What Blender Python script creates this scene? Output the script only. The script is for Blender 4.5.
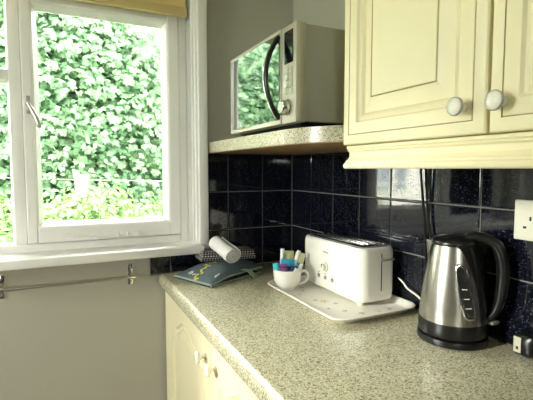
import bpy, bmesh, math, random
import numpy as np
from mathutils import Vector, Matrix

for o in list(bpy.data.objects): bpy.data.objects.remove(o)
scene = bpy.context.scene
COL = scene.collection
random.seed(7); RNG = np.random.default_rng(11)

# ------------------------------------------------------------------ camera
FPX, CAMLOC = 426.0, Vector((-0.886, -1.583, 1.300))
YAW, PITCH = math.radians(25.80), math.radians(4.16)
_h = Vector((math.sin(YAW), math.cos(YAW), 0)); _r = Vector((math.cos(YAW), -math.sin(YAW), 0))
_f = _h*math.cos(PITCH) + Vector((0, 0, -math.sin(PITCH)))
_u = _h*math.sin(PITCH) + Vector((0, 0, math.cos(PITCH)))
cd = bpy.data.cameras.new('camera'); cam = bpy.data.objects.new('camera', cd); COL.objects.link(cam)
cd.sensor_width = 36; cd.lens = FPX/533*36; cd.clip_start = .02; cd.clip_end = 200
m = Matrix((_r, _u, -_f)).transposed().to_4x4(); m.translation = CAMLOC
cam.matrix_world = m
scene.camera = cam

# ------------------------------------------------------------------ sky, sun, exposure
w = bpy.data.worlds.new('sky'); scene.world = w; w.use_nodes = True
bg = w.node_tree.nodes['Background']
bg.inputs[0].default_value = (1.0, .985, .955, 1); bg.inputs[1].default_value = 8.0     # bright overcast sky
sd = bpy.data.lights.new('sun', 'SUN'); sd.energy = 0.9; sd.angle = math.radians(7); sd.color = (1, .97, .92)
sun = bpy.data.objects.new('sun', sd); COL.objects.link(sun)
sun.rotation_euler = Vector((-.93, .05, .30)).to_track_quat('Z', 'Y').to_euler()
def portal(loc, rot, sx, sy):
    d = bpy.data.lights.new('window_portal', 'AREA'); d.shape = 'RECTANGLE'; d.size = sx; d.size_y = sy
    d.cycles.is_portal = True
    o = bpy.data.objects.new('window_portal', d); COL.objects.link(o); o.location = loc; o.rotation_euler = rot
portal((-.93, .2, 1.5), (-math.pi/2, 0, 0), 1.0, 1.0)
portal((-2.78, -.69, 1.52), (0, -math.pi/2, 0), 1.24, .66)
portal((-2.275, -4.70, 1.775), (math.pi/2, 0, 0), .65, .75)
vs = scene.view_settings
vs.view_transform = 'Standard'; vs.look = 'None'; vs.gamma = 1; vs.use_curve_mapping = False
vs.exposure = 1.95

# ------------------------------------------------------------------ helpers
def srgb(r, g, b):
    f = lambda c: (c/255/12.92) if c/255 <= .04045 else ((c/255+.055)/1.055)**2.4
    return (f(r), f(g), f(b), 1)

def mat(name, col, rough=.5, metal=0, spec=.5, coat=0, noise=None, bump=None, sub=0, emit=0):
    """noise=(scale, amount): slight tonal variation; bump=(scale, strength)."""
    M = bpy.data.materials.new(name); M.use_nodes = True
    nt = M.node_tree; b = nt.nodes['Principled BSDF']
    c = tuple(col)[:3]+(1,)
    b.inputs['Base Color'].default_value = c
    b.inputs['Roughness'].default_value = rough; b.inputs['Metallic'].default_value = metal
    b.inputs['Specular IOR Level'].default_value = spec
    b.inputs['Coat Weight'].default_value = coat; b.inputs['Coat Roughness'].default_value = .05
    tc = nt.nodes.new('ShaderNodeTexCoord')
    if noise:
        n = nt.nodes.new('ShaderNodeTexNoise'); n.inputs['Scale'].default_value = noise[0]; n.inputs['Detail'].default_value = 4
        r = nt.nodes.new('ShaderNodeValToRGB')
        r.color_ramp.elements[0].position = .3; r.color_ramp.elements[1].position = .7
        k = noise[1]
        r.color_ramp.elements[0].color = tuple(max(0, v*(1-k)) for v in c[:3])+(1,)
        r.color_ramp.elements[1].color = tuple(min(1, v*(1+k)) for v in c[:3])+(1,)
        nt.links.new(tc.outputs['Object'], n.inputs['Vector']); nt.links.new(n.outputs[0], r.inputs[0])
        nt.links.new(r.outputs[0], b.inputs['Base Color'])
    if bump:
        n = nt.nodes.new('ShaderNodeTexNoise'); n.inputs['Scale'].default_value = bump[0]; n.inputs['Detail'].default_value = 3
        u = nt.nodes.new('ShaderNodeBump'); u.inputs['Strength'].default_value = bump[1]; u.inputs['Distance'].default_value = .002
        nt.links.new(tc.outputs['Object'], n.inputs['Vector']); nt.links.new(n.outputs[0], u.inputs['Height'])
        nt.links.new(u.outputs[0], b.inputs['Normal'])
    return M

def speckle(name, stops, scale, rough, spec=.5, coat=0, bump=0):
    """stops: [(pos, colour)] constant ramp over a random value per cell"""
    M = mat(name, stops[0][1], rough, spec=spec, coat=coat); nt = M.node_tree; b = nt.nodes['Principled BSDF']
    tc = next(n for n in nt.nodes if n.bl_idname == 'ShaderNodeTexCoord')
    v = nt.nodes.new('ShaderNodeTexVoronoi'); v.inputs['Scale'].default_value = scale
    s = nt.nodes.new('ShaderNodeSeparateColor'); r = nt.nodes.new('ShaderNodeValToRGB'); r.color_ramp.interpolation = 'CONSTANT'
    while len(r.color_ramp.elements) < len(stops): r.color_ramp.elements.new(.5)
    for e, (p, c) in zip(r.color_ramp.elements, stops): e.position = p; e.color = tuple(c)[:3]+(1,)
    nt.links.new(tc.outputs['Object'], v.inputs['Vector']); nt.links.new(v.outputs['Color'], s.inputs[0])
    nt.links.new(s.outputs[0], r.inputs[0]); nt.links.new(r.outputs[0], b.inputs['Base Color'])
    if bump:
        n = nt.nodes.new('ShaderNodeTexNoise'); n.inputs['Scale'].default_value = 22; n.inputs['Detail'].default_value = 2
        u = nt.nodes.new('ShaderNodeBump'); u.inputs['Strength'].default_value = bump; u.inputs['Distance'].default_value = .003
        nt.links.new(tc.outputs['Object'], n.inputs['Vector']); nt.links.new(n.outputs[0], u.inputs['Height'])
        nt.links.new(u.outputs[0], b.inputs['Normal'])
    return M

ORIG = {}
def wloc(o):
    return ORIG.get(o.name, Vector((0, 0, 0))) if o else Vector((0, 0, 0))
def tag(o, label=None, cat=None, group=None, kind=None):
    if label: o['label'] = label
    if cat: o['category'] = cat
    if group: o['group'] = group
    if kind: o['kind'] = kind
    return o
def thing(name, loc, label, cat, group=None):
    o = bpy.data.objects.new(name, None); COL.objects.link(o); o.location = loc; o.empty_display_size = .05
    ORIG[o.name] = Vector(loc); return tag(o, label, cat, group)
def obj(name, bm, mats, parent=None, smooth=True, ang=38, label=None, kind=None):
    """link a bmesh given in world coordinates as ONE mesh object under parent"""
    bmesh.ops.recalc_face_normals(bm, faces=bm.faces)
    if smooth:
        for f in bm.faces: f.smooth = True
        lim = math.radians(ang)
        for e in bm.edges:
            if len(e.link_faces) == 2: e.smooth = e.calc_face_angle(0) < lim
    org = wloc(parent)
    if parent: bmesh.ops.translate(bm, verts=bm.verts, vec=-org)
    me = bpy.data.meshes.new(name); bm.to_mesh(me); bm.free()
    for M in (mats if isinstance(mats, (list, tuple)) else [mats]): me.materials.append(M)
    o = bpy.data.objects.new(name, me); COL.objects.link(o)
    if parent: o.parent = parent
    ORIG[o.name] = org.copy()
    return tag(o, label, kind=kind)
def copy_tree(o, parent=None):
    c = o.copy(); COL.objects.link(c); c.parent = parent
    for ch in list(o.children): copy_tree(ch, c)
    return c
def B(): return bmesh.new()

def box(bm, x0, x1, y0, y1, z0, z1, bev=0, seg=2, mi=0):
    r = bmesh.ops.create_cube(bm, size=1)
    bmesh.ops.scale(bm, vec=(abs(x1-x0), abs(y1-y0), abs(z1-z0)), verts=r['verts'])
    bmesh.ops.translate(bm, vec=((x0+x1)/2, (y0+y1)/2, (z0+z1)/2), verts=r['verts'])
    fs = {f for v in r['verts'] for f in v.link_faces}
    for f in fs: f.material_index = mi
    if bev:
        es = list({e for v in r['verts'] for e in v.link_edges})
        bmesh.ops.bevel(bm, geom=es, offset=bev, segments=seg, affect='EDGES', profile=.5, clamp_overlap=True)
    return bm
def loops(bm, L, closed=True, cap0=False, cap1=False, mis=None):
    vs = [[bm.verts.new(p) for p in l] for l in L]; n = len(L[0])
    for i in range(len(L)-1):
        for j in range(n if closed else n-1):
            k = (j+1) % n
            f = bm.faces.new((vs[i][j], vs[i][k], vs[i+1][k], vs[i+1][j]))
            if mis: f.material_index = mis[i]
    if cap0: bm.faces.new(vs[0])
    if cap1: bm.faces.new(vs[-1])
    return bm
def tube(bm, pts, r, seg=10, cap=True):
    pts = [Vector(p) for p in pts]; rs = r if isinstance(r, (list, tuple)) else [r]*len(pts)
    L = []; prev = None
    for i, p in enumerate(pts):
        t = (pts[min(i+1, len(pts)-1)]-pts[max(i-1, 0)]).normalized()
        if prev is None:
            a = Vector((0, 0, 1)) if abs(t.z) < .9 else Vector((1, 0, 0))
            n = t.cross(a).normalized()
        else: n = (prev-t*prev.dot(t)).normalized()
        prev = n; b = t.cross(n)
        L.append([p+(n*math.cos(2*math.pi*k/seg)+b*math.sin(2*math.pi*k/seg))*rs[i] for k in range(seg)])
    return loops(bm, L, True, cap, cap)
def lathe(bm, prof, c, seg=40, axis='Z', cap0=True, cap1=True):
    """prof [(radius, height)]"""
    L = []
    for r, h in prof:
        l = []
        for k in range(seg):
            a = 2*math.pi*k/seg; p, q = r*math.cos(a), r*math.sin(a)
            v = {'Z': (p, q, h), 'X': (h, p, q), 'Y': (p, h, q)}[axis]
            l.append((c[0]+v[0], c[1]+v[1], c[2]+v[2]))
        L.append(l)
    return loops(bm, L, True, cap0, cap1)
def prism(bm, poly, z0, z1, bev=0):
    n = len(poly)
    L = [[(x, y, z0) for x, y in poly], [(x, y, z1) for x, y in poly]]
    return loops(bm, L, True, True, True)
def rrect(cx, cy, hx, hy, r, n=6):
    P = []
    for sx, sy, a0 in ((1, 1, 0), (-1, 1, 90), (-1, -1, 180), (1, -1, 270)):
        for k in range(n+1):
            a = math.radians(a0+90*k/n); P.append((cx+sx*(hx-r)+r*math.cos(a), cy+sy*(hy-r)+r*math.sin(a)))
    return P
def smooth_path(pts, n=8):
    """Catmull-Rom through pts"""
    P = [Vector(p) for p in pts]; P = [2*P[0]-P[1]]+P+[2*P[-1]-P[-2]]; out = []
    for i in range(1, len(P)-2):
        for k in range(n):
            t = k/n; a, b, c, d = P[i-1:i+3]
            out.append(.5*((2*b)+(c-a)*t+(2*a-5*b+4*c-d)*t*t+(3*b-a-3*c+d)*t**3))
    out.append(P[-2]); return out

# ------------------------------------------------------------------ materials
M_wall = mat('wall_paint', srgb(184, 181, 167), .75, noise=(3, .03), bump=(60, .12))
M_ceil = mat('ceiling_paint', srgb(236, 234, 226), .85)
M_floor = mat('floor_vinyl', srgb(92, 76, 58), .5, noise=(5, .12))
M_white = mat('white_gloss_paint', srgb(244, 242, 236), .32, noise=(14, .02))
M_grout = mat('grout', srgb(112, 111, 108), .9, noise=(40, .12))
M_tile = speckle('navy_speckled_tile', [(0, srgb(11, 12, 16)), (.50, srgb(16, 17, 24)), (.78, srgb(26, 28, 42)), (.93, srgb(50, 55, 76))], 380, .06, spec=.5, coat=.5, bump=.05)
M_lam = speckle('speckled_laminate', [(0, srgb(122, 115, 90)), (.12, srgb(160, 153, 124)), (.28, srgb(188, 182, 150)), (.60, srgb(198, 192, 162)), (.88, srgb(216, 211, 188))], 400, .26, spec=.7)
M_cream = mat('cream_cabinet_paint', srgb(241, 231, 190), .38, noise=(6, .02))
M_gold = mat('antique_gold_line', srgb(172, 150, 92), .5)
M_under = mat('brown_underside_board', srgb(150, 116, 76), .7, noise=(18, .12))
M_porc = mat('glazed_white_ceramic', srgb(244, 242, 234), .12, coat=.4)
M_knob = mat('white_porcelain_knob', srgb(240, 236, 220), .15, coat=.5)
M_chrome = mat('chrome', (.72, .72, .70), .12, 1)
M_steel = mat('brushed_steel', (.43, .41, .365), .27, 1, bump=(180, .05))
M_rail = mat('dull_chrome_rail', (.55, .53, .47), .3, 1)
M_silver = mat('silver_plastic', srgb(196, 194, 176), .36, .35)
M_mwbody = mat('grey_painted_steel', srgb(170, 171, 152), .5, noise=(8, .03))
M_mirror = mat('mirrored_door_glass', (.33, .35, .33), .03, 1)
M_black = mat('black_plastic', srgb(16, 16, 16), .28)
M_blackm = mat('matt_black_rubber', srgb(8, 8, 8), .6, spec=.2)
M_disp = mat('dark_display_glass', srgb(12, 14, 14), .05, spec=.6)
M_toast = mat('white_toaster_plastic', srgb(240, 238, 226), .22, coat=.2)
M_dark = mat('dark_slot', srgb(20, 19, 17), .6)
M_greyp = mat('grey_plastic', srgb(140, 140, 136), .4)
M_whitep = mat('white_plastic', srgb(226, 224, 206), .3)
M_tray = mat('melamine_tray', srgb(240, 236, 222), .3, noise=(20, .03))
M_blind = mat('cream_blind_fabric', srgb(232, 206, 140), .8, noise=(30, .05))
M_blindbar = mat('tan_blind_bar', srgb(222, 198, 138), .5)

def glass_mat():
    M = bpy.data.materials.new('window_glass'); M.use_nodes = True; nt = M.node_tree; nt.nodes.clear()
    o = nt.nodes.new('ShaderNodeOutputMaterial'); t = nt.nodes.new('ShaderNodeBsdfTransparent'); g = nt.nodes.new('ShaderNodeBsdfGlossy')
    g.inputs['Roughness'].default_value = .01; t.inputs[0].default_value = (.96, .98, .97, 1)
    x = nt.nodes.new('ShaderNodeMixShader'); f = nt.nodes.new('ShaderNodeFresnel'); f.inputs[0].default_value = 1.35
    nt.links.new(f.outputs[0], x.inputs[0]); nt.links.new(t.outputs[0], x.inputs[1]); nt.links.new(g.outputs[0], x.inputs[2])
    nt.links.new(x.outputs[0], o.inputs[0]); return M
M_glass = glass_mat()

def leaf_mat(name, a, b, c, trans=.5):
    M = bpy.data.materials.new(name); M.use_nodes = True; nt = M.node_tree; nt.nodes.clear()
    o = nt.nodes.new('ShaderNodeOutputMaterial'); d = nt.nodes.new('ShaderNodeBsdfPrincipled'); t = nt.nodes.new('ShaderNodeBsdfTranslucent')
    d.inputs['Roughness'].default_value = .42
    geo = nt.nodes.new('ShaderNodeNewGeometry'); r = nt.nodes.new('ShaderNodeValToRGB'); r.color_ramp.elements.new(.5)
    for e, (p, cc) in zip(r.color_ramp.elements, ((0, a), (.5, b), (1, c))): e.position = p; e.color = cc
    x = nt.nodes.new('ShaderNodeMixShader'); x.inputs[0].default_value = trans
    nt.links.new(geo.outputs['Random Per Island'], r.inputs[0]); nt.links.new(r.outputs[0], d.inputs['Base Color']); nt.links.new(r.outputs[0], t.inputs[0])
    nt.links.new(d.outputs[0], x.inputs[1]); nt.links.new(t.outputs[0], x.inputs[2]); nt.links.new(x.outputs[0], o.inputs[0]); return M
M_leaf = leaf_mat('sycamore_leaf', srgb(68, 102, 68), srgb(96, 130, 94), srgb(134, 160, 126))
M_leafd = leaf_mat('dark_leaf', srgb(44, 72, 44), srgb(66, 98, 62), srgb(88, 120, 80), .25)
M_leafy = leaf_mat('yellow_green_leaf', srgb(70, 102, 50), srgb(90, 124, 62), srgb(114, 142, 84), .4)
M_bark = mat('bark', srgb(110, 98, 80), .9, noise=(14, .3), bump=(40, .6))
M_grass = mat('lawn', srgb(104, 136, 70), .9, noise=(9, .25))
M_render = mat('white_house_render', srgb(236, 234, 226), .8, noise=(4, .04))
M_slate = mat('slate_roof', srgb(92, 94, 98), .7, noise=(12, .15))
M_hglass = mat('house_window_glass', srgb(120, 132, 142), .08, spec=.8)
M_post = mat('white_painted_post', srgb(240, 238, 230), .7)

# ================================================================== room shell
XL, YB, ZC = -2.70, -4.60, 2.38
W = .006                                   # plaster face sits 6 mm behind the tile face
def struct(name, bm, M, **k):
    return obj(name, bm, M, smooth=False, kind='structure', **k)
b = B(); box(b, XL-.2, .2, YB-.2, .25, -.12, 0); struct('floor', b, M_floor)
b = B(); box(b, XL-.2, .2, YB-.2, .25, ZC, ZC+.12); struct('ceiling', b, M_ceil)
b = B(); box(b, W, .22, YB-.2, .25, 0, ZC); wall_right = struct('wall_right', b, M_wall)
# window opening in the back wall
WX0, WX1, WZ0, WZ1 = -1.445, -.433, .985, 1.985
b = B()
box(b, XL-.2, WX0, W, .25, 0, ZC); box(b, WX1, W, W, .25, 0, ZC)
box(b, WX0, WX1, W, .25, 0, WZ0); box(b, WX0, WX1, W, .25, WZ1, ZC)
wall_back = struct('wall_back', b, M_wall)
# left wall with a second window, front wall with an unseen window for fill light from behind
LY0, LY1, LZ0, LZ1 = -1.02, -.36, .90, 2.14
b = B()
box(b, XL-.2, XL, LY1, W, 0, ZC); box(b, XL-.2, XL, YB-.2, LY0, 0, ZC); box(b, XL-.2, XL, LY0, LY1, 0, LZ0); box(b, XL-.2, XL, LY0, LY1, LZ1, ZC)
struct('wall_left', b, M_wall)
FX0, FX1, FZ0, FZ1 = -2.60, -1.95, 1.40, 2.15
b = B()
box(b, XL-.2, FX0, YB-.2, YB, 0, ZC); box(b, FX1, .2, YB-.2, YB, 0, ZC); box(b, FX0, FX1, YB-.2, YB, 0, FZ0); box(b, FX0, FX1, YB-.2, YB, FZ1, ZC)
struct('wall_front', b, mat('far_wall_paint', srgb(150, 140, 122), .8))
w3 = thing('window_3', ((FX0+FX1)/2, YB, FZ0), None, None); w3['kind'] = 'structure'
b = B(); xm = (FX0+FX1)/2
for x0, x1, z0, z1 in ((FX0, FX0+.05, FZ0, FZ1), (FX1-.05, FX1, FZ0, FZ1), (xm-.025, xm+.025, FZ0+.05, FZ1-.05), (FX0+.05, FX1-.05, FZ0, FZ0+.05), (FX0+.05, FX1-.05, FZ1-.05, FZ1)):
    box(b, x0, x1, YB-.12, YB-.06, z0, z1, .004, 1)
obj('frame', b, M_white, w3)
for x0, x1 in ((FX0+.05, xm-.025), (xm+.025, FX1-.05)):
    b = B(); box(b, x0, x1, YB-.092, YB-.088, FZ0+.05, FZ1-.05); obj('pane', b, M_glass, w3, smooth=False)
b = B(); box(b, XL, -.58, W-.016, W, 0, .10, .003); struct('baseboard_back', b, M_white)

# left window (out of view: gives the room its side light)
w2 = thing('window_2', (XL, (LY0+LY1)/2, LZ0), None, None); w2['kind'] = 'structure'
b = B()
for y0, y1, z0, z1 in ((LY0, LY0+.06, LZ0, LZ1), (LY1-.06, LY1, LZ0, LZ1), ((LY0+LY1)/2-.03, (LY0+LY1)/2+.03, LZ0+.06, LZ1-.06), (LY0+.06, LY1-.06, LZ0, LZ0+.06), (LY0+.06, LY1-.06, LZ1-.06, LZ1)):
    box(b, XL-.12, XL-.06, y0, y1, z0, z1, .004, 1)
obj('frame', b, M_white, w2)
for y0, y1 in ((LY0+.06, (LY0+LY1)/2-.03), ((LY0+LY1)/2+.03, LY1-.06)):
    b = B(); box(b, XL-.092, XL-.088, y0, y1, LZ0+.06, LZ1-.06); obj('pane', b, M_glass, w2, smooth=False)

# ------------------------------------------------------------------ tiles (150 mm, on a recessed grout bed)
def tile_mesh(wd, ht, t=.0075, c=.0018):
    """tile in local x-z plane, face towards -y, centred"""
    bm = B(); a, d = wd/2, ht/2
    L = [[(-a, 0, -d), (a, 0, -d), (a, 0, d), (-a, 0, d)],
         [(-a, -t+c, -d), (a, -t+c, -d), (a, -t+c, d), (-a, -t+c, d)],
         [(-a+c*.4, -t+c*.3, -d+c*.4), (a-c*.4, -t+c*.3, -d+c*.4), (a-c*.4, -t+c*.3, d-c*.4), (-a+c*.4, -t+c*.3, d-c*.4)],
         [(-a+c*1.4, -t, -d+c*1.4), (a-c*1.4, -t, -d+c*1.4), (a-c*1.4, -t, d-c*1.4), (-a+c*1.4, -t, d-c*1.4)]]
    loops(bm, L, True, False, True)
    me = bpy.data.meshes.new('tile'); bmesh.ops.recalc_face_normals(bm, faces=bm.faces); bm.to_mesh(me); bm.free()
    me.materials.append(M_tile); return me
TM = {}
def tile(parent, cx, cy, cz, wd, ht, rot):
    k = (round(wd, 4), round(ht, 4))
    if k not in TM: TM[k] = tile_mesh(wd, ht)
    o = bpy.data.objects.new('tile', TM[k]); COL.objects.link(o); o.parent = parent
    o.location = (cx, cy, cz)
    s = math.radians(.22)
    o.rotation_euler = (random.uniform(-s, s), 0, rot+random.uniform(-s, s))
G = .0034
ROWS = [(.910, 1.060), (1.060, 1.210), (1.210, 1.360)]
for z0, z1 in ROWS:
    for x0, x1 in ((-.139, -.0015), (-.289, -.139), (-.372, -.289)):
        tile(wall_back, (x0+x1)/2, .0072, (z0+z1)/2, x1-x0-G, .150-G, 0)
    for i in range(16):
        y1 = -.001-.1505*i-(0 if i else 0); y0 = -.001-.1505*(i+1)
        tile(wall_right, .0072, (y0+y1)/2, (z0+z1)/2, .1505-G, .150-G, math.radians(-90))
for x0, x1 in ((-.522, -.372), (-.597, -.522)):
    tile(wall_back, (x0+x1)/2, .0072, .944, x1-x0-G, .064, 0)
b = B(); box(b, -.373, W, .0026, W+.001, .905, 1.361); box(b, -.598, -.373, .0026, W+.001, .905, .977); obj('grout', b, M_grout, wall_back, smooth=False)
b = B(); box(b, .0026, W+.001, -2.41, .003, .905, 1.361); obj('grout', b, M_grout, wall_right, smooth=False)

# ================================================================== window
FY = .07                                        # room face of the fixed frame
win = thing('window_1', (-.94, FY, WZ0), None, None); win['kind'] = 'structure'
GZ1 = 1.965
b = B()     # outer frame, mullion
box(b, -.463, WX1, FY, .15, 1.015, WZ1, .003, 1); box(b, WX0, WX0+.03, FY, .15, 1.015, WZ1, .003, 1)
box(b, WX0+.03, -.463, FY, .15, 1.000, 1.043, .003, 1); box(b, WX0+.03, -.463, FY, .15, 1.945, WZ1, .003, 1)
obj('frame', b, M_white, win)
b = B(); box(b, -1.030, -.993, FY-.004, .15, 1.043, 1.945, .004, 2); obj('mullion', b, M_white, win)
b = B(); box(b, WX0+.03, -1.030, FY, .15, 1.592, 1.628, .004, 2); obj('transom', b, M_white, win)
# opening casement on the right
cx0, cx1, cz0, cz1 = -.992, -.466, 1.046, 1.940
sash = None
b = B()
SY = FY-.012
box(b, cx0, -.960, SY, .125, cz0, cz1, .004, 2); box(b, -.507, cx1, SY, .125, cz0, cz1, .004, 2)
box(b, -.960, -.507, SY, .125, cz0, 1.098, .004, 2); box(b, -.960, -.507, SY, .125, 1.853, cz1, .004, 2)
# sloped glazing bead round the pane
L = []
for ins, yy in ((0, SY+.001), (.004, SY+.003), (.016, .098), (.016, .106)):
    L.append([(-.960+ins, yy, 1.098+ins), (-.507-ins, yy, 1.098+ins), (-.507-ins, yy, 1.853-ins), (-.960+ins, yy, 1.853-ins)])
loops(b, L)
sash = obj('casement_sash', b, M_white, win, smooth=False)
b = B(); box(b, -.946, -.521, .1005, .1045, 1.112, 1.839); obj('pane', b, M_glass, sash, smooth=False)
for z0, z1 in ((1.043, 1.592), (1.628, 1.945)):
    b = B(); box(b, WX0+.03, -1.030, .100, .104, z0, z1); obj('pane', b, M_glass, win, smooth=False)
    b = B(); L = []
    for ins, yy in ((0, FY+.006), (.007, .096), (.007, .1)):
        L.append([(WX0+.03+ins, yy, z0+ins), (-1.030-ins, yy, z0+ins), (-1.030-ins, yy, z1-ins), (WX0+.03+ins, yy, z1-ins)])
    loops(b, L); obj('glazing_bead', b, M_white, win, smooth=False)
# deep lining and architrave
b = B()
box(b, WX1, WX1+.018, -.002, FY+.03, 1.0, WZ1+.018, .002, 1); box(b, WX0-.018, WX0, -.002, FY+.03, 1.0, WZ1+.018, .002, 1)
box(b, WX0, WX1, -.002, FY+.03, WZ1, WZ1+.018, .002, 1)
obj('lining', b, M_white, win)
b = B()
for s in (0, 1):
    f = (lambda x: x) if s == 0 else (lambda x: WX0+WX1-x)
    xs = sorted((f(-.424), f(-.3765))); box(b, xs[0], xs[1], -.016, W, .985, 2.045, .003, 2)
    xs = sorted((f(-.415), f(-.3775))); box(b, xs[0], xs[1], -.026, -.012, .985, 2.045, .005, 3)
box(b, WX0-.009, -.424, -.016, W, 1.995, 2.045, .003, 2); box(b, WX0-.02, -.415, -.026, -.012, 2.004, 2.044, .005, 3)
obj('architrave', b, M_white, win)
b = B(); box(b, WX0-.03, -.408, -.066, FY+.004, .985, 1.016, .006, 3); obj('sill_board', b, M_white, win)
b = B(); box(b, WX0-.05, WX1+.05, .13, .32, .95, 1.0, .006, 1); obj('outer_sill', b, M_white, win)
# casement fastener and stay
b = B(); box(b, -.981, -.969, SY-.005, SY, 1.483, 1.543, .002, 2)
tube(b, [(-.975, SY-.004, 1.513), (-.975, SY-.022, 1.513)], .0075, 12)
tube(b, smooth_path([(-.975, SY-.020, 1.518), (-.965, SY-.026, 1.498), (-.953, SY-.034, 1.474), (-.944, SY-.038, 1.448), (-.942, SY-.036, 1.438)], 6), [.0055]*6+[.007]*19, 10)
obj('window_handle', b, M_rail, win, label='small dull metal lever handle on the casement')
b = B()
tube(b, smooth_path([(-.885, SY-.010, 1.069), (-.872, SY-.011, 1.072), (-.855, SY-.011, 1.070), (-.84, SY-.010, 1.061), (-.82, SY-.010, 1.058), (-.74, SY-.010, 1.058), (-.64, SY-.010, 1.058)], 6), .0042, 8)
for x in (-.70, -.668): tube(b, [(x, SY, 1.056), (x, SY-.014, 1.056), (x, SY-.014, 1.070)], .0035, 8)
box(b, -.655, -.628, SY-.012, SY, 1.050, 1.070, .002, 1)
obj('casement_stay', b, M_white, win, label='white painted casement stay lying along the bottom rail')

# roller blind pulled up
bl = thing('roller_blind', (-.94, .03, 1.87), 'cream roller blind rolled up at the top of the window', 'blind')
b = B(); lathe(b, [(.021, WX0+.012), (.021, WX1-.012)], (0, .032, 1.955), 24, 'X'); obj('roll', b, M_blind, bl)
b = B(); box(b, WX0+.012, WX1-.012, .026, .029, 1.885, 1.955); obj('fabric', b, M_blind, bl)
b = B(); box(b, WX0+.012, WX1-.008, .016, .036, 1.866, 1.900, .004, 2); obj('bottom_bar', b, M_blindbar, bl)

# towel rail below the sill
tr = thing('towel_rail', (-.87, 0, .92), 'thin metal towel rail on the wall under the window sill', 'towel rail')
b = B(); tube(b, [(-1.075, -.042, .921), (-.662, -.042, .921)], .0055, 14); obj('bar', b, M_rail, tr)
for x in (-1.068, -.668):
    b = B(); box(b, x-.009, x+.009, .002, .0065, .882, .958, .0015, 2)
    tube(b, [(x, .004, .921), (x, -.042, .921)], .006, 12); lathe(b, [(.0085, -.010), (.0085, .010)], (x, -.042, .921), 16, 'X')
    br = obj('bracket', b, M_chrome, tr)
    for z in (.894, .946):
        b = B(); lathe(b, [(.0038, 0), (.0038, -.0015), (.002, -.0025)], (x, .002, z), 12, 'Y'); obj('screw', b, M_greyp, br)

# ================================================================== worktop and base cabinets
YE = -2.40                                      # run ends here
CT, CTH, CFX = .910, .042, -.567
def worktop_profile(xf, z1, th, xb):
    P = [(xb, z1)]; r = .016
    for k in range(9):
        a = math.radians(90+90*k/8); P.append((xf+r+r*math.cos(a), z1-r+r*math.sin(a)))
    for k in range(5):
        a = math.radians(180+90*k/4); P.append((xf+.008+.008*math.cos(a), z1-th+.008+.008*math.sin(a)))
    P.append((xb, z1-th)); return P
b = B(); P = worktop_profile(CFX, CT, CTH, -.0006)
loops(b, [[(x, -.0006, z) for x, z in P], [(x, YE, z) for x, z in P]], True, True, True)
tag(obj('worktop', b, M_lam), 'long beige speckled laminate worktop along the tiled wall', 'worktop')

def door_mesh(bm, xf, y0, y1, z0, z1, prof, arch=0.0, th=.019):
    """Routed door facing -x. prof: list of (inset, depth, material). With arch the loops end in a cathedral top."""
    n = 24
    def loop(ins, d):
        a, c, e, f = y0-ins, y1+ins, z0+ins, z1-ins          # y0 > y1: a is the left edge seen from the room
        pts = []
        for k in range(n+1):                                  # top edge from left to right
            t = k/n; s = abs(2*t-1); z = f
            if arch and ins > .03:
                q = min(1, max(0, (s-.18)/.62)); q = q*q*(3-2*q)
                z = f-arch*q*min(1, (ins-.03)/.015)
            pts.append((xf+d, a+(c-a)*t, z))
        pts += [(xf+d, c, f-(f-e)*.5-(arch if ins > .03 else 0)*.5), (xf+d, c, e), (xf+d, (a+c)/2, e), (xf+d, a, e), (xf+d, a, f-(f-e)*.5)]
        return pts
    L = [loop(0, th)]+[loop(i, d) for i, d, _ in prof]
    return loops(bm, L, True, True, True, [0]+[q[2] for q in prof[1:]]+[0])
def knob(parent, x, y, z, s=1.0, rim=False):
    b = B(); lathe(b, [(.0085*s, 0), (.0085*s, -.003*s), (.0055*s, -.006*s), (.0055*s, -.013*s), (.010*s, -.017*s), (.0155*s, -.020*s), (.0165*s, -.0235*s), (.0150*s, -.027*s), (.0145*s, -.0272*s), (.0135*s, -.0262*s), (.010*s, -.0285*s), (.004*s, -.0295*s)], (x, y, z), 28, 'X')
    k = obj('knob', b, M_knob, parent, label='round white porcelain knob')
    if not rim: return k
    b = B(); lathe(b, [(.0160*s, -.0205*s), (.0172*s, -.0225*s), (.0172*s, -.0250*s), (.0158*s, -.0268*s), (.0150*s, -.0260*s)], (x, y, z), 28, 'X', False, False)
    obj('rim', b, mat('pale_grey_rim', srgb(176, 174, 164), .3), k)
    return k
DOORX = -.547
BPROF = [(0, .0025, 0), (.003, 0, 0), (.056, 0, 0), (.060, .005, 0), (.066, .0065, 0), (.072, .003, 0), (.078, .0055, 0), (.100, .001, 0), (.103, .0005, 0)]
def base_cabinet(y0, y1, hand, label):
    t = thing('base_cabinet', (-.28, (y0+y1)/2, 0), label, 'cabinet', 'base cabinets under the worktop')
    b = B(); box(b, -.526, -.012, y1, y0, .10, .866, .001, 1); obj('body', b, M_cream, t)
    b = B(); box(b, -.49, -.47, y1, y0, 0, .10); obj('plinth', b, M_cream, t)
    b = B(); door_mesh(b, DOORX, y0-.002, y1+.002, .112, .858, BPROF, .045)
    d = obj('door', b, M_cream, t, ang=30)
    knob(d, DOORX, (y1+.045) if hand > 0 else (y0-.040), .795)
    return t
b = B(); box(b, -.545, -.012, -.052, -.004, .10, .868, .001, 1)
tag(obj('end_filler_panel', b, M_cream), 'narrow cream filler panel between first base cabinet and window wall', 'panel')
base_cabinet(-.053, -.546, 1, 'cream base cabinet beside the window wall, knob at its right edge')
base_cabinet(-.547, -1.040, -1, 'cream base cabinet second from the window wall, knob at its left edge')
base_cabinet(-1.041, -1.534, 1, 'cream base cabinet third from the window wall')
base_cabinet(-1.535, -2.028, -1, 'cream base cabinet fourth from the window wall')

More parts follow.
